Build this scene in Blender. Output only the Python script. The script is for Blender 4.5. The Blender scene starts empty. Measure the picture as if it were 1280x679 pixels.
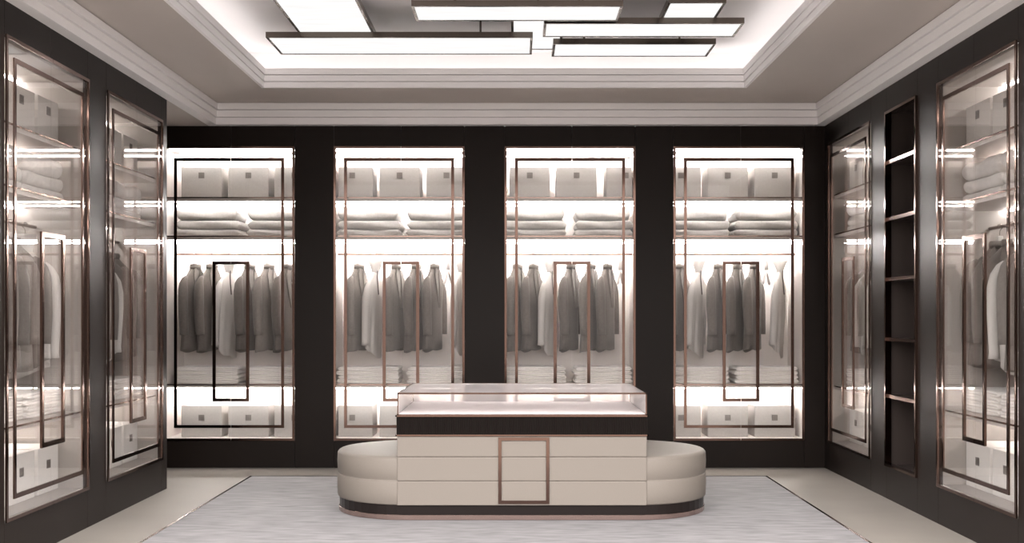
import bpy, math, random
from mathutils import Vector, Matrix
C = bpy.context.scene.collection
sc = bpy.context.scene
R = math.radians
random.seed(7)

# ------------------------------------------------------------------ camera, world, exposure
cam_d = bpy.data.cameras.new('camera'); cam = bpy.data.objects.new('camera', cam_d); C.objects.link(cam)
cam.location = (0, 0, 1.35); cam.rotation_euler = (R(90), 0, 0)
cam_d.sensor_width = 36; cam_d.lens = 1400 / 1280 * 36
cam_d.shift_x = -6 / 1280; cam_d.shift_y = 56 / 1280
cam_d.clip_start = 0.05; cam_d.clip_end = 60
sc.camera = cam
w = bpy.data.worlds.new('world'); sc.world = w; w.use_nodes = True
# made-up overcast sky, frontal fill through the open front: dim at the horizon, bright above
_n = w.node_tree; _tc = _n.nodes.new('ShaderNodeTexCoord'); _sx = _n.nodes.new('ShaderNodeSeparateXYZ'); _cr = _n.nodes.new('ShaderNodeValToRGB')
_n.links.new(_tc.outputs['Generated'], _sx.inputs[0]); _n.links.new(_sx.outputs['Z'], _cr.inputs[0]); _n.links.new(_cr.outputs[0], _n.nodes['Background'].inputs[0])
_cr.color_ramp.elements[0].position = .04; _cr.color_ramp.elements[0].color = (.20, .18, .17, 1)
_cr.color_ramp.elements[1].position = .26; _cr.color_ramp.elements[1].color = (1, .975, .965, 1)
w.node_tree.nodes['Background'].inputs[1].default_value = 2.35
vs = sc.view_settings
vs.view_transform = 'Standard'; vs.look = 'None'; vs.gamma = 1; vs.use_curve_mapping = False
vs.exposure = 1.5
PANEL, LED, LED_FILL, COVE, CASE = 0.37, 54.0, 20.0, 2.1, 6.5     # radiance of ceiling panels, wardrobe strips and their added front fill, cove strip, showcase strip
cy = sc.cycles
cy.max_bounces = 10; cy.diffuse_bounces = 6; cy.glossy_bounces = 5; cy.transparent_max_bounces = 24; cy.transmission_bounces = 6
cy.sample_clamp_indirect = 6; cy.caustics_reflective = False; cy.caustics_refractive = False

# ------------------------------------------------------------------ room measures (metres)
WX = 2.742; YB = 9.974; YF = 5.85; ZL = 3.045; ZC = 3.235; YEND = 8.775

# ------------------------------------------------------------------ materials
def M(name, col, rough=.5, metal=0, spec=.5, noise=None, bump=0, coat=0, sheen=0):
    m = bpy.data.materials.new(name); m.use_nodes = True
    nt = m.node_tree; b = nt.nodes['Principled BSDF']
    b.inputs['Base Color'].default_value = (*col, 1); b.inputs['Roughness'].default_value = rough
    b.inputs['Metallic'].default_value = metal; b.inputs['Specular IOR Level'].default_value = spec
    b.inputs['Coat Weight'].default_value = coat; b.inputs['Sheen Weight'].default_value = sheen
    if noise:
        scale, amt, stretch = noise
        tc = nt.nodes.new('ShaderNodeTexCoord'); mp = nt.nodes.new('ShaderNodeMapping'); mp.inputs['Scale'].default_value = stretch
        n = nt.nodes.new('ShaderNodeTexNoise'); n.inputs['Scale'].default_value = scale; n.inputs['Detail'].default_value = 6
        r = nt.nodes.new('ShaderNodeMapRange'); r.inputs['From Min'].default_value = .25; r.inputs['From Max'].default_value = .75
        r.inputs['To Min'].default_value = 1 - amt; r.inputs['To Max'].default_value = 1 + amt
        mx = nt.nodes.new('ShaderNodeMix'); mx.data_type = 'RGBA'; mx.blend_type = 'MULTIPLY'; mx.inputs['Factor'].default_value = 1
        mx.inputs['A'].default_value = (*col, 1)
        L = nt.links.new
        L(tc.outputs['Object'], mp.inputs[0]); L(mp.outputs[0], n.inputs['Vector']); L(n.outputs['Fac'], r.inputs[0])
        L(r.outputs[0], mx.inputs['B']); L(mx.outputs['Result'], b.inputs['Base Color'])
        if bump:
            bp = nt.nodes.new('ShaderNodeBump'); bp.inputs['Strength'].default_value = bump; bp.inputs['Distance'].default_value = .01
            L(n.outputs['Fac'], bp.inputs['Height']); L(bp.outputs[0], b.inputs['Normal'])
    return m

def emit(name, col, s, noise=None):
    m = bpy.data.materials.new(name); m.use_nodes = True; nt = m.node_tree
    nt.nodes.remove(nt.nodes['Principled BSDF']); e = nt.nodes.new('ShaderNodeEmission')
    e.inputs[0].default_value = (*col, 1); e.inputs[1].default_value = s
    nt.links.new(e.outputs[0], nt.nodes['Material Output'].inputs[0])
    if noise:
        tc = nt.nodes.new('ShaderNodeTexCoord'); mp = nt.nodes.new('ShaderNodeMapping'); mp.inputs['Scale'].default_value = noise
        n = nt.nodes.new('ShaderNodeTexNoise'); n.inputs['Scale'].default_value = 3; n.inputs['Detail'].default_value = 5
        r = nt.nodes.new('ShaderNodeMapRange'); r.inputs['To Min'].default_value = s * .84; r.inputs['To Max'].default_value = s * 1.12
        nt.links.new(tc.outputs['Object'], mp.inputs[0]); nt.links.new(mp.outputs[0], n.inputs['Vector'])
        nt.links.new(n.outputs['Fac'], r.inputs[0]); nt.links.new(r.outputs[0], e.inputs[1])
    return m

def glass(name, tint, f0, f1, power, milky=0):
    m = bpy.data.materials.new(name); m.use_nodes = True; nt = m.node_tree
    nt.nodes.remove(nt.nodes['Principled BSDF']); L = nt.links.new
    t = nt.nodes.new('ShaderNodeBsdfTransparent'); t.inputs[0].default_value = (*tint, 1)
    g = nt.nodes.new('ShaderNodeBsdfGlossy'); g.inputs['Roughness'].default_value = .015; g.inputs[0].default_value = (1, 1, 1, 1)
    lw = nt.nodes.new('ShaderNodeLayerWeight'); lw.inputs[0].default_value = .5
    p = nt.nodes.new('ShaderNodeMath'); p.operation = 'POWER'; p.inputs[1].default_value = power
    ma = nt.nodes.new('ShaderNodeMath'); ma.operation = 'MULTIPLY_ADD'; ma.inputs[1].default_value = f1; ma.inputs[2].default_value = f0
    mx = nt.nodes.new('ShaderNodeMixShader')
    L(lw.outputs['Facing'], p.inputs[0]); L(p.outputs[0], ma.inputs[0]); L(ma.outputs[0], mx.inputs[0])
    src = t
    if milky:
        d = nt.nodes.new('ShaderNodeBsdfDiffuse'); d.inputs[0].default_value = (.85, .82, .82, 1)
        tr = nt.nodes.new('ShaderNodeBsdfTranslucent'); tr.inputs[0].default_value = (.85, .82, .82, 1)
        a = nt.nodes.new('ShaderNodeMixShader'); a.inputs[0].default_value = .5; L(d.outputs[0], a.inputs[1]); L(tr.outputs[0], a.inputs[2])
        b = nt.nodes.new('ShaderNodeMixShader'); b.inputs[0].default_value = milky; L(t.outputs[0], b.inputs[1]); L(a.outputs[0], b.inputs[2])
        src = b
    L(src.outputs[0], mx.inputs[1]); L(g.outputs[0], mx.inputs[2]); L(mx.outputs[0], nt.nodes['Material Output'].inputs[0])
    return m

m_panel = M('dark_lacquer', (.0125, .0085, .0068), .42, spec=.13, noise=(4, .06, (1, 1, .2)))
m_floor = M('floor_stone', (.29, .262, .232), .5, spec=.12, noise=(2.5, .05, (1, 1, 1)))
m_soffit = M('soffit_paint', (.53, .485, .455), .75, noise=(3, .02, (1, 1, 1)))
m_white = M('white_paint', (.92, .905, .91), .6, noise=(3, .015, (1, 1, 1)))
m_rose = M('rose_gold', (.165, .104, .084), .13, metal=1)
m_rose_lit = M('rose_gold_lit', (.50, .37, .33), .22, metal=1)  # paler copy of the rose gold, the rug's reflection put into its colour
m_bronze = M('dark_bronze', (.12, .10, .085), .22, metal=1)
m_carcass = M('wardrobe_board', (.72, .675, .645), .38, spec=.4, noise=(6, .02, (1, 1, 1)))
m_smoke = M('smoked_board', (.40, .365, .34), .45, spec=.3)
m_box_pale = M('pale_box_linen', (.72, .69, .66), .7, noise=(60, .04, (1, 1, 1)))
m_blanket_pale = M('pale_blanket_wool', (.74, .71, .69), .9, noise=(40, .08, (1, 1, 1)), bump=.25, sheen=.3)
m_shelf = M('shelf_board', (.55, .50, .47), .35)
m_edge = M('shelf_edge_bronze', (.36, .25, .21), .2, metal=1)
m_glass = glass('door_glass', (.97, .965, .96), .014, .42, 3.0)
m_topglass = glass('showcase_top_glass', (.86, .84, .83), .03, .45, 3.0, milky=.6)
m_milky = glass('showcase_milky_glass', (.97, .96, .96), .03, .6, 4.0, milky=.5)
m_led = emit('led_strip', (1, .965, .94), LED)
m_led_fill = emit('led_strip_fill', (1, .965, .94), LED_FILL)
m_led_side = emit('led_strip_side', (1, .965, .94), 16)
m_led_rail = emit('led_strip_rail', (1, .965, .94), LED * 1.7)
m_cove = emit('cove_led', (1, .965, .95), COVE)
m_case = emit('showcase_led', (1, .96, .95), CASE)
m_diff = emit('alabaster_light', (1, .985, .972), PANEL, (1, 8, 1))
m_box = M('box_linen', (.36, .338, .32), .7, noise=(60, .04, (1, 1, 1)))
m_tag = M('nickel_tag', (.15, .132, .122), .5, metal=0)
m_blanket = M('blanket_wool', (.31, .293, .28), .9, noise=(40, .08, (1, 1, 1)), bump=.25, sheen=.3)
m_towel = M('towel_cotton', (.84, .80, .77), .95, noise=(80, .06, (1, 1, 1)), bump=.3, sheen=.2)
m_dark = M('charcoal_wool', (.165, .145, .131), .85, noise=(50, .10, (1, 1, 1)), sheen=.2)
m_mid = M('grey_wool', (.225, .20, .182), .85, noise=(50, .10, (1, 1, 1)), sheen=.2)
m_shirt = M('pale_cotton', (.60, .57, .545), .8, noise=(10, .05, (1, 1, .3)))
m_strap = M('dark_ribbon', (.12, .10, .09), .6)
m_hanger = M('hanger_grey', (.50, .47, .45), .4)
m_steel = M('hanger_steel', (.5, .46, .44), .25, metal=1)
m_leather = M('cream_leather', (.225, .195, .168), .5, spec=.2, noise=(150, .03, (1, 1, 1)), bump=.04)
m_plinth = M('plinth_lacquer', (.014, .010, .009), .3, spec=.2)
m_flute = M('fluted_dark_wood', (.009, .006, .005), .45, spec=.1)
m_rug = M('rug_pile', (.163, .148, .151), .95, noise=(9, .42, (.55, 2.2, 1)), bump=.15, sheen=.2)
m_base = M('display_white', (.85, .80, .80), .5)
m_niche = M('niche_dark', (.045, .034, .030), .35)

# ------------------------------------------------------------------ mesh helpers
class MB:
    def __init__(s): s.v = []; s.f = []
    def box(s, x0, x1, y0, y1, z0, z1):
        x0, x1 = min(x0, x1), max(x0, x1); y0, y1 = min(y0, y1), max(y0, y1); z0, z1 = min(z0, z1), max(z0, z1)
        n = len(s.v)
        s.v += [(x0,y0,z0),(x1,y0,z0),(x1,y1,z0),(x0,y1,z0),(x0,y0,z1),(x1,y0,z1),(x1,y1,z1),(x0,y1,z1)]
        s.f += [tuple(n+i for i in q) for q in ((0,3,2,1),(4,5,6,7),(0,1,5,4),(1,2,6,5),(2,3,7,6),(3,0,4,7))]
        return s
    def loft(s, rings, cap=True, close=False):
        n0 = len(s.v); k = len(rings[0])
        for r in rings: s.v += [tuple(p) for p in r]
        m = len(rings)
        for i in range(m if close else m - 1):
            a = n0 + i * k; b = n0 + ((i + 1) % m) * k
            for j in range(k):
                j2 = (j + 1) % k
                s.f.append((a+j, a+j2, b+j2, b+j))
        if cap and not close:
            s.f.append(tuple(n0 + j for j in reversed(range(k)))); s.f.append(tuple(n0 + (m-1)*k + j for j in range(k)))
        return s
    def tube(s, path, rad, n=10, flat=1.0):
        path = [Vector(p) for p in path]; rings = []
        for i, p in enumerate(path):
            d = (path[min(i+1, len(path)-1)] - path[max(i-1, 0)]).normalized()
            up = Vector((1, 0, 0)) if abs(d.x) < .9 else Vector((0, 0, 1))
            a = d.cross(up).normalized(); b = a.cross(d).normalized()
            r = rad[i] if isinstance(rad, (list, tuple)) else rad
            rings.append([p + a * math.cos(t) * r + b * math.sin(t) * r * flat for t in (2*math.pi*j/n for j in range(n))])
        return s.loft(rings)
    def mesh(s, name, mat, smooth=False, bevel=0, seg=2):
        me = bpy.data.meshes.new(name); me.from_pydata(s.v, [], s.f); me.validate()
        import bmesh
        bm = bmesh.new(); bm.from_mesh(me); bmesh.ops.recalc_face_normals(bm, faces=bm.faces)
        if bevel: bmesh.ops.bevel(bm, geom=list(bm.edges), offset=bevel, segments=seg, profile=.5, affect='EDGES', clamp_overlap=True)
        bm.to_mesh(me); bm.free()
        for p in me.polygons: p.use_smooth = smooth
        me.materials.append(mat)
        return me
    def build(s, name, mat, parent=None, smooth=False, bevel=0, seg=2):
        return link(name, s.mesh(name, mat, smooth, bevel, seg), parent)

def link(name, me, parent=None):
    o = bpy.data.objects.new(name, me); C.objects.link(o)
    if parent: o.parent = parent
    return o
def tag(o, label, cat, group=None):
    o['label'] = label; o['category'] = cat
    if group: o['group'] = group
    return o
def thing(name, label, cat, loc=(0,0,0), rz=0, group=None):
    o = bpy.data.objects.new(name, None); C.objects.link(o); o.empty_display_size = .1
    o.location = loc; o.rotation_euler = (0, 0, rz)
    return tag(o, label, cat, group)
def struct(name, mb, mat, **k):
    o = mb.build(name, mat, **k); o['kind'] = 'structure'; return o
CACHE = {}
def cached(key, fn):
    if key not in CACHE: CACHE[key] = fn()
    return CACHE[key]

# ------------------------------------------------------------------ the setting
struct('floor', MB().box(-4.8, WX + 1, -1.5, YB + 1, -.1, 0), m_floor)
GAP = .003
OPEN = [-2.56, -1.047, .4735, 1.9765]            # centres of the four openings in the back wall
OW = .5825; OZ0, OZ1 = .243, 2.863               # half width, sill and head of every opening
SEAM = .017                                      # the doors meet a little right of the centre
def wall_pieces(mb, cuts, a0, a1, z1, put):
    """a panelled wall with openings: cuts = [(a, b)] along the wall; put(mb, a0, a1, z0, z1) adds one panel"""
    edges = [a0]
    for a, b in cuts: edges += [a, b]
    edges.append(a1)
    for i in range(0, len(edges), 2): put(mb, edges[i] , edges[i+1], 0, z1)
    for a, b in cuts:
        c = (a + b) / 2 + (SEAM if b - a > 1 else 0)
        put(mb, a + GAP, b - GAP, 0, OZ0)
        if b - a > 1: put(mb, a + GAP, c - GAP/2, OZ1, z1); put(mb, c + GAP/2, b - GAP, OZ1, z1)
        else: put(mb, a + GAP, b - GAP, OZ1, z1)
cutsB = [(c - OW, c + OW) for c in OPEN]
mb = MB(); wall_pieces(mb, cutsB, -4.6, WX, ZL, lambda m, a, b, z0, z1: m.box(a, b, YB, YB + .03, z0, z1))
mb.box(-4.6, WX, YB + .031, YB + .04, OZ1 + .004, ZL); mb.box(-4.6, WX, YB + .031, YB + .04, 0, OZ0 - .012)
struct('wall_back', mb, m_panel)
L1, L2 = 6.575, 8.063                            # centres of wardrobes along the left wall
R1, R2 = 9.2545, 6.705                           # and along the right wall
NI = (7.663, 8.31)
mb = MB(); wall_pieces(mb, [(L1-OW, L1+OW), (L2-OW, L2+OW)], 5.5, YEND, ZL, lambda m, a, b, z0, z1: m.box(-WX - .03, -WX, a, b, z0, z1))
mb.box(-WX - .04, -WX - .031, 5.5, YEND - .03, OZ1 + .004, ZL); mb.box(-WX - .04, -WX - .031, 5.5, YEND - .03, 0, OZ0 - .012)
mb.box(-4.6, -WX - .03, YEND - .03, YEND, 0, ZL)
struct('wall_left', mb, m_panel)
mb = MB(); wall_pieces(mb, [(R2-OW, R2+OW), NI, (R1-OW, R1+OW)], 5.5, YB + .03, ZL, lambda m, a, b, z0, z1: m.box(WX, WX + .03, a, b, z0, z1))
mb.box(WX + .031, WX + .04, 5.5, YB + .03, OZ1 + .012, ZL); mb.box(WX + .031, WX + .04, 5.5, YB + .03, 0, OZ0 - .012)
struct('wall_right', mb, m_panel)
mb = MB()                                        # outer face of the room round the front left open for the sky fill
for sg in (-1, 1): mb.box(sg*(WX + .001), sg*4.65, 5.44, 5.499, 0, 3.8)
mb.box(-WX, WX, 5.44, 5.499, ZL, 3.8)
struct('wall_front', mb, m_white)
struct('wall_recess', MB().box(-4.65, -4.6, YEND - .03, YB + .03, 0, ZL), m_panel)
# ceilings: low soffit of the recess, the room's soffit round a raised tray
TX0, TX1, TY0, TY1 = -2.084, 1.875, 6.55, 9.22
mb = MB()
mb.box(-WX, TX0-.019, YF, YB, ZC, ZC + .1); mb.box(TX1+.019, WX, YF, YB, ZC, ZC + .1)
mb.box(TX0-.019, TX1+.019, TY1+.019, YB, ZC, ZC + .1); mb.box(TX0-.019, TX1+.019, YF, TY0-.019, ZC, ZC + .1)
mb.box(-4.65, -WX, YEND - .03, YB + .03, ZL, ZL + .05); mb.box(-WX, WX, 5.5, YF, ZL, ZL + .05)
struct('ceiling', mb, m_soffit)
ZT = 3.56; CO = .17
mb = MB()
mb.box(TX0 - CO, TX1 + CO, TY0 - CO, TY1 + CO, ZT, ZT + .05)
for q in ((TX0-CO-.03, TX0-CO, TY0-CO, TY1+CO), (TX1+CO, TX1+CO+.03, TY0-CO, TY1+CO), (TX0-CO, TX1+CO, TY1+CO, TY1+CO+.03), (TX0-CO, TX1+CO, TY0-CO-.03, TY0-CO)):
    mb.box(*q, ZC + .1, ZT)
struct('ceiling_tray', mb, m_white)
def rect_sweep(x0, x1, y0, y1, prof):
    """mitred moulding round a rectangle; prof = closed [(inset, z)]"""
    rings = [[(x0 + i, y0 + i, z), (x1 - i, y0 + i, z), (x1 - i, y1 - i, z), (x0 + i, y1 - i, z)] for i, z in prof]
    return MB().loft(rings, close=True)
G = .007
prof = [(0, ZL), (.085, ZL), (.085, ZL+.057), (.060, ZL+.057), (.060, ZL+.065), (.095, ZL+.065), (.095, ZL+.122), (.068, ZL+.122),
        (.068, ZL+.130), (.108, ZL+.130), (.108, ZC - .008), (.090, ZC - .008), (.090, ZC), (0, ZC)]
struct('trim_1', rect_sweep(-WX, WX, YF, YB, prof), m_white)
prof = [(-.02, ZC-.002), (.004, ZC-.002), (.004, ZC+.043), (-.016, ZC+.043), (-.016, ZC+.050), (.008, ZC+.050), (.008, ZC+.098), (-.016, ZC+.098), (-.016, ZC+.105), (.014, ZC+.105), (.014, ZC+.155), (-.02, ZC+.155)]
struct('trim_2', rect_sweep(TX0, TX1, TY0, TY1, prof), m_white)

# cove light hidden behind the lip of the tray
mb = MB(); z0, z1 = ZC + .104, ZC + .118; a = .06; b = .085
mb.box(TX0-b, TX0-a, TY0-b, TY1+b, z0, z1); mb.box(TX1+a, TX1+b, TY0-b, TY1+b, z0, z1)
mb.box(TX0-a, TX1+a, TY1+a, TY1+b, z0, z1); mb.box(TX0-a, TX1+a, TY0-b, TY0-a, z0, z1)
tag(mb.build('cove_light', m_cove), 'continuous white light strip hidden behind the lip of the raised ceiling', 'light')

# ------------------------------------------------------------------ ceiling lights
def ceiling_light(label, x0, x1, y0, y1, zb, along):
    t = thing('ceiling_light', label, 'ceiling light', ((x0+x1)/2, (y0+y1)/2, zb), 0, 'rectangular lights in the raised ceiling')
    hx, hy = (x1-x0)/2, (y1-y0)/2; h = .036; f = .018
    m = MB(); m.box(-hx, hx, -hy, -hy+f, 0, h).box(-hx, hx, hy-f, hy, 0, h).box(-hx, -hx+f, -hy+f, hy-f, 0, h).box(hx-f, hx, -hy+f, hy-f, 0, h)
    m.box(-hx, hx, -hy, hy, h, h + .004)
    m.build('frame', m_bronze, t)
    d = MB().box(-hx+f, hx-f, -hy+f, hy-f, .003, .012).build('diffuser', m_diff, t)
    for s in (-.6, .6):
        px, py = (s*hx, 0) if along == 'x' else (0, s*hy)
        MB().tube([(px, py, h + .004), (px, py, ZT - zb)], .008).build('stem', m_bronze, t)
ZA, ZBh = 3.33, 3.39
ceiling_light('longest bronze framed light panel, at lower left below the large one', -1.783, .1136, 7.95, 8.47, ZA, 'x')
ceiling_light('large bronze framed light panel running towards the camera at upper left', -1.572, -1.027, 6.75, 8.2, ZBh, 'y')
ceiling_light('bronze framed light panel at the top centre edge of the picture', -.674, .679, 7.15, 7.51, ZA, 'x')
ceiling_light('short wide light panel at the upper right, cut by the long one', .985, 1.363, 7.285, 7.75, ZBh, 'x')
ceiling_light('long light panel on the right, just above the farthest right-hand panel', .184, 1.539, 7.57, 7.94, ZA, 'x')
ceiling_light('farthest panel on the right, shorter and nearest the back wall', .265, 1.448, 8.14, 8.54, ZA, 'x')
ceiling_light('pale light panel in the middle, half hidden above the other panels', -.04, .334, 7.55, 8.57, ZBh, 'y')

# ------------------------------------------------------------------ rug
RX0, RX1, RY0, RY1 = -2.237, 2.10, 4.6, 9.40
rug = thing('rug', 'large lilac grey rug with streaked pile under the cream island', 'rug', ((RX0+RX1)/2, (RY0+RY1)/2, 0))
hx, hy = (RX1-RX0)/2, (RY1-RY0)/2
MB().box(-hx+.018, hx-.018, -hy+.018, hy-.018, 0, .010).build('pile', m_rug, rug)
b = MB(); b.box(-hx, hx, hy-.018, hy, 0, .011).box(-hx, hx, -hy, -hy+.018, 0, .011).box(-hx, -hx+.018, -hy, hy, 0, .011).box(hx-.018, hx, -hy, hy, 0, .011)
b.build('edge_strip', m_rose, rug)

# ------------------------------------------------------------------ island bench with showcase
IY0, IY1 = 7.34, 8.40; ICY = (IY0+IY1)/2; IZ = .0115
isl = thing('display_island', 'cream leather island bench with rounded ends and a lit glass showcase', 'display island', (.034, ICY, IZ))
HD = (IY1-IY0)/2
def stadium(hs, r, z, n=24):
    p = [(hs + r*math.cos(t), r*math.sin(t), z) for t in (-math.pi/2 + math.pi*i/n for i in range(n+1))]
    p += [(-hs + r*math.cos(t), r*math.sin(t), z) for t in (math.pi/2 + math.pi*i/n for i in range(n+1))]
    return p
HS = .757
def stad(prof): return MB().loft([stadium(HS, HD + o, z - IZ) for o, z in prof])
stad([(-.012, .0112), (-.010, .013), (-.010, .043), (-.012, .045)]).build('metal_base', m_rose_lit, isl)
stad([(-.014, .045), (-.014, .110)]).build('plinth', m_plinth, isl)
def cush(z0, z1, rt): return [(-.008, z0), (-.002, z0+.008), (.002, (z0+z1)/2)] + [(.0 - rt*(1-math.cos(t)), z1 - rt + rt*math.sin(t)) for t in (i*math.pi/12 for i in range(1, 7))]
bm_ = stad(cush(.110, .270, .008) + cush(.270, .428, .03) + [(-.2, .432), (-.4, .434)])
bm_.build('bench_seat', m_leather, isl, smooth=True)
BX = .818
def slab(x0, x1, y0, y1, z0, z1, r=.006):
    return MB().box(x0, x1, y0, y1, z0 - IZ, z1 - IZ)
for z0, z1 in ((.110, .269), (.271, .427), (.429, .563)):
    slab(-BX, BX, -HD-.004, HD+.004, z0, z1).build('cabinet_panel', m_leather, isl, bevel=.005)
m = MB(); x0, x1, z0, z1 = -.155, .179, .122-IZ, .557-IZ; f = .021; ya, yb_ = -HD-.012, -HD
m.box(x0, x1, ya, yb_, z1-f, z1).box(x0, x1, ya, yb_, z0, z0+f).box(x0, x0+f, ya, yb_, z0+f, z1-f).box(x1-f, x1, ya, yb_, z0+f, z1-f)
m.build('front_trim', m_rose, isl)
# fluted band: vertical ribs all round
def fluted(hx, hy, z0, z1, pitch=.0115, dep=.005):
    pts = []
    def run(ax, ay, bx, by, nx, ny):
        Ln = math.hypot(bx-ax, by-ay); n = max(2, int(Ln / pitch))
        for i in range(n):
            for t, d in ((0, 0), (.2, -dep), (.4, -dep), (.6, 0)):
                u = (i + t) / n; pts.append((ax + (bx-ax)*u + nx*d, ay + (by-ay)*u + ny*d))
    run(-hx, -hy, hx, -hy, 0, -1); run(hx, -hy, hx, hy, 1, 0); run(hx, hy, -hx, hy, 0, 1); run(-hx, hy, -hx, -hy, -1, 0)
    return MB().loft([[(x, y, z) for x, y in pts] for z in (z0, z1)])
fluted(BX+.004, HD+.006, .563-IZ, .699-IZ).build('fluted_band', m_flute, isl)
for z0, z1 in ((.565, .575), (.692, .701)):
    h1, h2 = BX+.011, HD+.013; k = .009
    MB().box(-h1, h1, -h2, -h2+k, z0-IZ, z1-IZ).box(-h1, h1, h2-k, h2, z0-IZ, z1-IZ).box(-h1, -h1+k, -h2, h2, z0-IZ, z1-IZ).box(h1-k, h1, -h2, h2, z0-IZ, z1-IZ).build('band_trim', m_rose, isl)
case = bpy.data.objects.new('showcase', None); C.objects.link(case); case.parent = isl
CZ0, CZ1 = .701-IZ, .849-IZ; k = .011; hx, hy = BX, HD
m = MB()
for z0, z1 in ((CZ1-k, CZ1), (CZ0, CZ0+.006)):
    m.box(-hx, hx, -hy, -hy+k, z0, z1).box(-hx, hx, hy-k, hy, z0, z1).box(-hx, -hx+k, -hy+k, hy-k, z0, z1).box(hx-k, hx, -hy+k, hy-k, z0, z1)
for sx in (-1, 1):
    for sy in (-1, 1): m.box(sx*hx, sx*(hx-.008), sy*hy, sy*(hy-.008), CZ0, CZ1)
m.build('case_frame', m_rose, case)
MB().box(-hx+k, hx-k, -hy+k, hy-k, CZ1-.007, CZ1-.002).build('top_pane', m_topglass, case)
MB().box(-hx+k, hx-k, -hy+.002, -hy+.006, CZ0+.006, CZ1-k).build('front_pane', m_glass, case)
MB().box(-hx+k, hx-k, hy-.006, hy-.002, CZ0+.006, CZ1-k).build('back_pane', m_milky, case)
for s in (-1, 1): MB().box(s*(hx-.002), s*(hx-.006), -hy+k, hy-k, CZ0+.006, CZ1-k).build('end_pane', m_milky, case)
MB().box(-hx+k, hx-k, -hy+k, hy-k, CZ0 - .001, CZ0+.010).build('display_tray', m_base, case)
for s in (-1, 1): MB().box(-hx+.02, hx-.02, s*(hy-.019), s*(hy-.012), CZ1-.0095, CZ1-.0075).build('light_strip', m_case, case)

# ------------------------------------------------------------------ goods kept in the wardrobes (one mesh of each kind, shared by copies)
def mesh_box(wd, mat):
    return cached(('box', round(wd, 3), mat.name), lambda: MB().box(-wd/2, wd/2, -.17, .17, 0, .285).mesh('storage_box', mat, bevel=.004))
def mesh_tag():
    def f():
        m = MB().box(-.026, .026, -.1735, -.17, -.026, .026)
        for a, b, c, d in ((-.016, -.010, -.016, .016), (-.016, .004, .010, .016), (-.002, .004, -.016, .010), (.010, .016, -.016, .016), (-.010, -.002, -.003, .003)):
            m.box(a, b, -.1755, -.1735, c, d)
        return m.mesh('emblem', m_tag)
    return cached('tag', f)
def folded(wd, dp, th, sag, seed, mat, name, single=False):
    """a folded cloth: rounded fold on the left, two layers showing at front and right"""
    rnd = random.Random(seed); ph = [rnd.random()*6 for _ in range(6)]
    n = 30; secs = []
    prof = []
    # cross-section in (y, z): rounded outline with a crease halfway up the front
    K = 12
    def outline(cr):
        P = []
        hy = dp/2
        lay = th/2
        if single:                                        # front, one plump fold
            for j in range(2*K+1):
                t = -math.pi/2 + math.pi*j/(2*K); P.append((-hy + .45*lay - .75*lay*math.cos(t), lay + lay*math.copysign(abs(math.sin(t))**.8, math.sin(t))))
        for j in range(0 if single else K+1):             # front, lower layer bulge
            t = -math.pi/2 + math.pi*j/K; P.append((-hy + .35*lay - .5*lay*math.cos(t)*1.0, lay/2 + lay/2*math.sin(t)))
        for j in range(0 if single else K+1):             # front, upper layer bulge
            t = -math.pi/2 + math.pi*j/K; P.append((-hy + .35*lay - .5*lay*math.cos(t)*1.0, lay*1.5 + lay/2*math.sin(t)))
        for j in range(K+1):                              # back, one fold
            t = math.pi/2 - math.pi*j/K; P.append((hy - .6*lay + .6*lay*math.cos(t), lay + lay*math.sin(t)))
        return P
    base = outline(0)
    for i in range(n+1):
        u = i/n; x = -wd/2 + wd*u
        e = min(u, 1-u) * wd                              # distance to the nearer end
        r = th*.55 if u < .5 else th*.22
        s = math.sqrt(max(.02, 1 - (1 - min(e/r, 1))**2))
        wob = sag * (.5 + .5*math.cos(2*math.pi*u)) + sag*.35*math.sin(9*u + ph[0]) + sag*.2*math.sin(17*u + ph[1])
        ring = []
        for y, z in base:
            zz = th/2 + (z - th/2) * s
            up = zz/th
            ring.append((x + .004*math.sin(40*zz + ph[2]) * (1 if e < .05 else 0), y * (1 - .04*(1-s)) + .006*math.sin(7*u + ph[3] + 3*up), zz + up*wob))
        secs.append(ring)
    return MB().loft(secs).mesh(name, mat, smooth=True)
def ring_pts(hx, hy, z, ox=0, n=32, p=2.4, wr=0, ph=0, hem=None):
    P = []
    for j in range(n):
        t = 2*math.pi*j/n; c, s = math.cos(t), math.sin(t)
        k = 1 + wr*math.sin(7*t + ph) + wr*.6*math.sin(12*t + 2*ph)
        P.append((ox + hx*k*math.copysign(abs(c)**(2/p), c), hy*k*math.copysign(abs(s)**(2/p), s), z + (hem(c, s) if hem else 0)))
    return P
def shell(levels, th=.005, ph=0, n=32):
    """open cloth tube with real thickness; levels = [(hx, hy, z, ox, wrinkle, hem)]"""
    out = [ring_pts(a, b, z, o, n, 2.4, w_, ph, h) for a, b, z, o, w_, h in levels]
    inn = [ring_pts(a-th, b-th, z, o, n, 2.4, w_, ph, h) for a, b, z, o, w_, h in levels]
    return MB().loft(out + inn[::-1], close=True)
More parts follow.
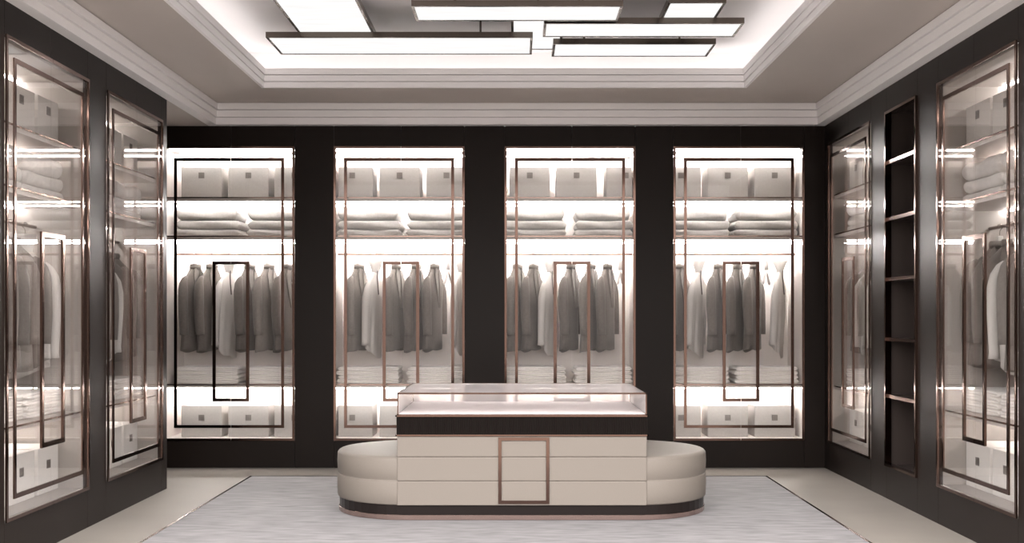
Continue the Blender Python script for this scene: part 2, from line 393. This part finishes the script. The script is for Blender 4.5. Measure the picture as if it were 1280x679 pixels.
def jacket_meshes(v):
    def f():
        rnd = random.Random(v); ph = rnd.random()*6; L = .765 + rnd.uniform(-.012, .01)
        mat = (m_dark, m_mid, m_dark)[v % 3]
        hem = lambda c, s: .012*math.sin(3*s + ph) + .01*c
        q = lambda a: a*(1 + rnd.uniform(-.05, .05))
        lv = [(.028, .055, 0, .004, 0, None), (.029, .060, -.02, .002, 0, None), (.031, .085, -.05, 0, 0, None), (.034, .120, -.085, 0, 0, None),
              (.039, .155, -.12, 0, .0, None), (.045, .178, -.155, 0, .005, None), (.051, .184, -.21, -.002, .01, None), (q(.054), .180, -.28, -.003, .015, None), (q(.052), .172, -.40, -.004, .03, None),
              (q(.052), .175, -.52, -.006, .035, None), (q(.054), .182, -.66, -.008, .04, None), (q(.054), .186, -L, -.010, .05, hem)]
        body = shell(lv, ph=ph).mesh('body', mat, smooth=True)
        col = MB().loft([ring_pts(a, b, z, o, 24) for a, b, z, o in ((.033, .064, -.026, .003), (.040, .070, .0, .010), (.038, .062, .020, .008), (.030, .054, .020, .006), (.030, .057, -.01, .004))], close=True).mesh('collar', mat, smooth=True)
        lap = MB()
        for s in (-1, 1):
            P = [(.032, s*.040, -.012), (.038, s*.080, -.075), (.050, s*.078, -.18), (.052, s*.012, -.38), (.050, s*.008, -.22), (.038, s*.02, -.07)]
            nn = len(lap.v); lap.v += P + [(x+.007, y, z) for x, y, z in P]
            k6 = range(6); lap.f += [tuple(nn+i for i in k6), tuple(nn+6+i for i in reversed(k6))] + [(nn+i, nn+(i+1) % 6, nn+6+(i+1) % 6, nn+6+i) for i in k6]
        lap = lap.mesh('lapels', mat)
        slv = []
        for s in (-1, 1):
            pts = [(0, s*.135, -.098), (0, s*.162, -.125), (0, s*.182, -.165), (.003, s*.193, -.23), (.006, s*.198, -.34), (.010, s*.200, -.46), (.014, s*.196, -.57), (.015, s*.194, -.625)]
            slv.append(MB().tube(pts, [.014, .027, .037, .044, .044, .042, .040, .039], 14).mesh('sleeve', mat, smooth=True))
        return body, col, lap, slv[0], slv[1]
    return cached(('jacket', v), f)
def shirt_meshes(v):
    def f():
        rnd = random.Random(100+v); ph = rnd.random()*6; k = (-.045, -.035, -.03)[v % 3]
        hem = lambda c, s: -.055*c - .04*s + .01*math.sin(5*s+ph)
        lv = [(.026, .044, -.03, 0, 0, None), (.026, .070, -.06, 0, 0, None), (.029, .105, -.095, -.001, .01, None), (.034, .138, -.13, -.002, .02, None), (.040, .160, -.18, k*.15, .03, None), (.044, .165, -.25, k*.3, .04, None),
              (.046, .160, -.36, k*.5, .06, None), (.047, .155, -.50, k*.75, .08, None), (.048, .15, -.64, k, .10, None), (.048, .148, -.755, k*1.15, .12, hem)]
        body = shell(lv, ph=ph, n=44).mesh('body', m_shirt, smooth=True)
        c = [(.029, .046, -.045), (.030, .048, -.02), (.048, .058, .03), (.072, .066, .070), (.068, .062, .073), (.043, .052, .03), (.026, .042, -.02), (.025, .040, -.045)]
        col = MB().loft([ring_pts(a, b, z, 0, 28, 2.2, .03, ph) for a, b, z in c], close=True).mesh('collar', m_shirt, smooth=True)
        slv = []
        for s in (-1, 1):
            pts = [(0, s*.118, -.105), (-.001, s*.146, -.135), (-.002, s*.170, -.19), (k*.3, s*.182, -.27), (k*.5+.003, s*.184, -.38), (k*.8+.006, s*.178, -.52), (k+.008, s*.172, -.66), (k+.008, s*.172, -.70)]
            slv.append(MB().tube(pts, [.010, .020, .030, .035, .034, .032, .030, .034], 12).mesh('sleeve', m_shirt, smooth=True))
        st = MB().tube([(.031, -.024, -.02), (.031, -.03, -.08), (.038, -.034, -.15), (.046, -.034, -.24)], .005, 8).mesh('neck_ribbon', m_strap, smooth=True)
        return body, col, slv[0], slv[1], st
    return cached(('shirt', v), f)
def hanger_meshes():
    def f():
        hook = [(.0, 0, -.068), (0, 0, -.020)] + [(0, .017*math.sin(t), .000 - .017*math.cos(t)) for t in (i*math.pi/8 for i in range(2, 13))]
        hook = MB().tube([(0, 0, -.07), (0, 0, -.03), (0, .006, -.018)] + hook[2:], .0026, 8).mesh('hook', m_steel, smooth=True)
        neck = MB().loft([ring_pts(a, b, z, 0, 16) for a, b, z in ((.014, .018, -.06), (.017, .020, -.066), (.018, .022, -.10), (.018, .024, -.145))]).mesh('neck', m_hanger, smooth=True)
        pts = []; rad = []
        for i in range(-10, 11):
            u = i/10; pts.append((0, .100*u, -.165 - .115*abs(u)**1.3)); rad.append(.009 + .005*u*u - (.010 if abs(i) == 10 else 0))
        arm = MB().tube(pts, rad, 12, 1.15).mesh('shoulder_bar', m_hanger, smooth=True)
        return hook, neck, arm
    return cached('hanger', f)

# ------------------------------------------------------------------ wardrobes
DEP = .62
def wardrobe(uid, loc, rz, label, xa, xb, boxes, low_boxes, stacks, rail, phrase):
    """front plane at local y = 0, inside towards +y; xa..xb inner width of the carcass"""
    U = Matrix.Translation(loc) @ Matrix.Rotation(rz, 4, 'Z')
    t = thing('wardrobe', label, 'wardrobe', loc, rz, 'glass-fronted wardrobes built into the walls')
    y0 = .032; T = .018
    m = MB(); m.box(xa-T, xb+T, DEP, DEP+T, OZ0, OZ1); m.box(xa-T, xa, y0, DEP, OZ0, OZ1); m.box(xb, xb+T, y0, DEP, OZ0, OZ1)
    m.box(xa, xb, y0, DEP, OZ0 - .006, OZ0+.012); m.box(xa, xb, y0, DEP, OZ1-.02, OZ1)
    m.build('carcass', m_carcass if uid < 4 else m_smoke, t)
    shelves = ((2.380, 2.416), (2.035, 2.071), (.712, .742))
    for z0, z1 in shelves:
        s = MB().box(xa, xb, .05, DEP, z0, z1).build('shelf', m_shelf, t)
        MB().box(xa, xb, .044, .05, z1-.010, z1+.001).build('shelf_edge', m_edge, s)
    for z in (OZ1-.02, 2.380, 2.035, .712):
        if uid < 4: MB().box(xa+.03, xb-.03, .056, .070, z-.012, z).build('light_strip', m_led_fill, t)  # front strip added beside the rear one, fill for the goods' faces
        MB().box(xa+.004, xb-.004, .42, .434, z-.010, z).build('light_strip', (m_led_rail if z == 2.035 else m_led) if uid < 4 else m_led_side, t)
    MB().tube([(xa+.001, .335, 1.92), (xb-.001, .335, 1.92)], .011, 14).build('hanging_rail', m_edge, t, smooth=True)
    # two glass doors, each with its half of the three metal frames
    c = SEAM; g = .002
    for s, x_out, x_in in ((-1, -OW, c-g), (1, OW, c+g)):
        d = MB().box(x_out, x_in, -.004, .002, OZ0, OZ1).build('door', m_glass, t)
        def half(name, xo, wd, z0, z1, ya, yb, join=True):
            mm = MB(); xi = xo - s*wd
            mm.box(xo, xi, ya, yb, z0, z1); mm.box(xi, x_in, ya, yb, z1-wd, z1); mm.box(xi, x_in, ya, yb, z0, z0+wd)
            mm.build(name, m_rose, d)
        half('door_frame', x_out, .020, OZ0, OZ1, -.014, -.004)
        half('inner_frame', x_out - s*.093, .026, .356, 2.757, -.013, -.004)
        half('handle', c + s*.163, .028, .592, 1.838, -.018, -.004)
    def put(o, x, y, z, r=0):
        o.location = U @ Vector((x, y, z)); o.rotation_euler = (0, 0, rz + r); return o
    order = ('first', 'second', 'third', 'fourth', 'fifth', 'sixth', 'seventh', 'eighth', 'ninth')
    # boxes on the top shelf and on the bottom
    for row, zz, name in ((boxes, 2.417, 'top shelf'), (low_boxes, OZ0+.013, 'bottom')):
        for i, (x, wd, tg) in enumerate(row):
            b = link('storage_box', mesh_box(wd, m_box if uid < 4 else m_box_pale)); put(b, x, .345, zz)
            tag(b, '%s storage box, %s from left %s, %s' % ('grey' if uid < 4 else 'pale', order[i], 'on top shelf' if zz > 1 else 'at the bottom', phrase), 'box', 'storage boxes on the %s of the %s' % (name, phrase))
            e = link('emblem', mesh_tag(), b); e.location = (tg, 0, .21 if zz > 1 else .175)
    # folded blankets and towels
    for i, (x, wd) in enumerate(stacks):
        sd = ('left', 'right')[i]; z = 2.072
        for k, pos in enumerate(('bottom one', 'middle one', 'topmost')):
            key = ('blanket', round(wd, 2), k, (i + uid) % 2, uid < 4); th = (.062, .078, .104)[k]
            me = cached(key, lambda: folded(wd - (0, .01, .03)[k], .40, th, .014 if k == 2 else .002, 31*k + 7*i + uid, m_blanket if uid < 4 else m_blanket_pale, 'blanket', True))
            o = put(link('blanket', me), x + (0, .006, -.008)[k], .36, z); z += th + .004
            tag(o, '%s folded blanket, %s of %s stack in the %s' % ('grey' if uid < 4 else 'pale', pos, sd, phrase), 'blanket', 'folded blankets in the %s' % phrase)
        z = .743
        for k, pos in enumerate(('bottom one', 'second from bottom', 'third from bottom', 'topmost')):
            key = ('towel', round(wd, 2), k % 2, i % 2); th = .037
            me = cached(key, lambda: folded(wd - .02*(k % 2), .36, th, 0, 50 + 31*k + 7*i, m_towel, 'towel'))
            o = put(link('towel', me), x + (0, .008, -.006, .004)[k], .33, z); z += th + .0005
            tag(o, 'pale folded towel, %s of %s stack, %s' % (pos, sd, phrase), 'towel', 'folded towels in the %s' % phrase)
    # garments on the rail
    for i, (x, kind, v, ang) in enumerate(rail):
        hk, nk, ar = hanger_meshes(); what = {'j': 'jacket', 's': 'pale shirt', 'h': 'nothing'}[kind]
        pos = order[i] if i < len(order) else 'last'
        h = thing('hanger', 'grey hanger %s, %s from left, %s' % ('left empty' if kind == 'h' else 'holding a jacket' if kind == 'j' else 'holding a pale shirt', pos, phrase), 'hanger', group='hangers in the %s' % phrase)
        put(h, x, .335, 1.92, R(ang))
        link('hook', hk, h); link('neck', nk, h); link('shoulder_bar', ar, h)
        if kind == 'j':
            tone = ('dark grey', 'mid grey', 'dark grey')[v % 3]
            g_ = thing('jacket', '%s wool jacket, %s garment from left in the %s' % (tone, pos, phrase), 'jacket', group='garments hanging in the %s' % phrase)
            put(g_, x, .335, 1.92 - .112, R(ang))
            for nme, me in zip(('body', 'collar', 'lapels', 'sleeve', 'sleeve'), jacket_meshes(v)): link(nme, me, g_)
        elif kind == 's':
            g_ = thing('shirt', 'pale draped shirt, %s garment from left in the %s' % (pos, phrase), 'shirt', group='garments hanging in the %s' % phrase)
            put(g_, x, .335, 1.92 - .132, R(ang))
            for nme, me in zip(('body', 'collar', 'sleeve', 'sleeve', 'neck_ribbon'), shirt_meshes(v)): link(nme, me, g_)
    return t

def gx(px, cx, s=136.3): return (px - 646)/s - cx
def make_back(i, phrase, label, xa, xb, bx, st, rl):
    cx = OPEN[i]
    bxs = [(gx(a, cx, 136.5), wd, off) for a, wd, off in bx]
    wardrobe(i, (cx, YB, 0), 0, label, xa, xb, bxs, bxs, [(gx(a, cx, 137), wd) for a, wd in st], [(gx(a, cx), k, v, r) for a, k, v, r in rl], phrase)
make_back(0, 'leftmost back wardrobe', 'glass-fronted wardrobe at the left end of the back wall, beside the recess', -.585, .77,
    [(256, .365, 0), (314, .365, 0), (371, .365, 0)], [(262, .585), (351, .585)],
    [(242, 'j', 0, -17), (262.5, 'j', 2, -19), (285, 's', 0, -18), (310, 'j', 0, -16), (334, 'j', 1, -18), (357, 'j', 2, -18), (372, 'h', 0, -20)])
make_back(1, 'second back wardrobe from left', 'glass-fronted wardrobe on the back wall, behind the left end of the island', -.60, .67,
    [(446.5, .31, -.03), (501, .365, 0), (559, .365, 0)], [(462, .575), (549, .58)],
    [(447, 'j', 1, -17), (469, 's', 1, -18), (494, 'j', 1, -17), (519, 'j', 2, -17), (542, 'j', 0, -17), (560, 'h', 0, -20), (577, 's', 2, -17)])
make_back(2, 'third back wardrobe from left', 'glass-fronted wardrobe on the back wall, behind the right half of the island', -.66, .59,
    [(662, .365, 0), (720, .365, 0), (772.5, .23, .06)], [(668, .585), (753, .53)],
    [(646, 'j', 1, -23), (666, 'j', 0, -23), (688, 's', 2, -23), (713, 'j', 0, -23), (738, 'j', 1, -23), (759, 'j', 0, -23), (776, 'h', 0, -20)])
make_back(3, 'rightmost back wardrobe', 'glass-fronted wardrobe at the right end of the back wall, beside the corner', -.72, .585,
    [(849, .365, 0), (907, .365, 0), (965, .365, 0)], [(870, .585), (955, .585)],
    [(850, 'j', 2, -29), (874, 's', 1, -29), (898, 'j', 0, -29), (922, 'j', 2, -29), (943, 'j', 0, -29), (959, 'h', 0, -30), (976, 's', 1, -24)])
sb = [(-.385, .365, 0), (.02, .365, 0), (.40, .30, 0)]; ss = [(-.29, .56), (.29, .56)]
rl1 = [(-.42, 's', 0, 15), (-.24, 'j', 0, 12), (-.09, 'j', 2, 12), (.07, 'j', 1, 12), (.22, 'j', 0, 14), (.43, 's', 1, 15)]
rl2 = [(-.45, 's', 2, 12), (-.28, 'j', 1, 14), (-.12, 'j', 0, 12), (.05, 's', 0, 15), (.25, 'j', 2, 12), (.42, 'j', 0, 14)]
rl3 = [(-.42, 'j', 0, -12), (-.26, 's', 1, -15), (-.06, 'j', 1, -12), (.10, 's', 2, -15), (.28, 'j', 0, -12), (.43, 'j', 2, -12)]
rl4 = [(-.43, 'j', 2, -12), (-.25, 'j', 0, -12), (-.07, 's', 0, -18), (.12, 'j', 1, -12), (.27, 'j', 2, -12), (.43, 's', 1, -12)]
wardrobe(4, (-WX, L1, 0), R(90), 'glass-fronted wardrobe on the left wall, nearer the camera', -.582, .582, sb, sb, ss, rl1, 'nearer left-wall wardrobe')
wardrobe(5, (-WX, L2, 0), R(90), 'glass-fronted wardrobe on the left wall, next to the recess', -.582, .582, sb, sb, ss, rl2, 'farther left-wall wardrobe')
wardrobe(6, (WX, R1, 0), R(-90), 'glass-fronted wardrobe on the right wall, in the back corner', -.582, .582, sb, sb, ss, rl3, 'farther right-wall wardrobe')
wardrobe(7, (WX, R2, 0), R(-90), 'glass-fronted wardrobe on the right wall, nearer the camera', -.582, .582, sb, sb, ss, rl4, 'nearer right-wall wardrobe')

# ------------------------------------------------------------------ open niche between the right-hand wardrobes
ny0, ny1 = NI; nc = (ny0+ny1)/2; hw = (ny1-ny0)/2
t = thing('niche_shelving', 'tall dark open niche with five shelves between the right-wall wardrobes', 'shelving', (WX, nc, 0), R(-90))
m = MB(); d = .34
m.box(-hw-.015, hw+.015, d, d+.015, OZ0, OZ1).box(-hw-.015, -hw, .032, d, OZ0, OZ1).box(hw, hw+.015, .032, d, OZ0, OZ1).box(-hw, hw, .032, d, OZ0-.01, OZ0+.004).box(-hw, hw, .032, d, OZ1-.004, OZ1+.01)
m.build('carcass', m_niche, t)
f = .020
m = MB(); m.box(-hw, hw, -.016, .03, OZ1-f, OZ1).box(-hw, hw, -.016, .03, OZ0, OZ0+f).box(-hw, -hw+f, -.016, .03, OZ0+f, OZ1-f).box(hw-f, hw, -.016, .03, OZ0+f, OZ1-f)
m.build('frame', m_rose, t)
for z in (2.487, 2.067, 1.623, 1.18, .76):
    s = MB().box(-hw, hw, .012, d, z-.010, z+.010).build('shelf', m_niche, t)
    MB().box(-hw+f, hw-f, .0, .012, z-.012, z+.012).build('shelf_edge', m_rose, s)
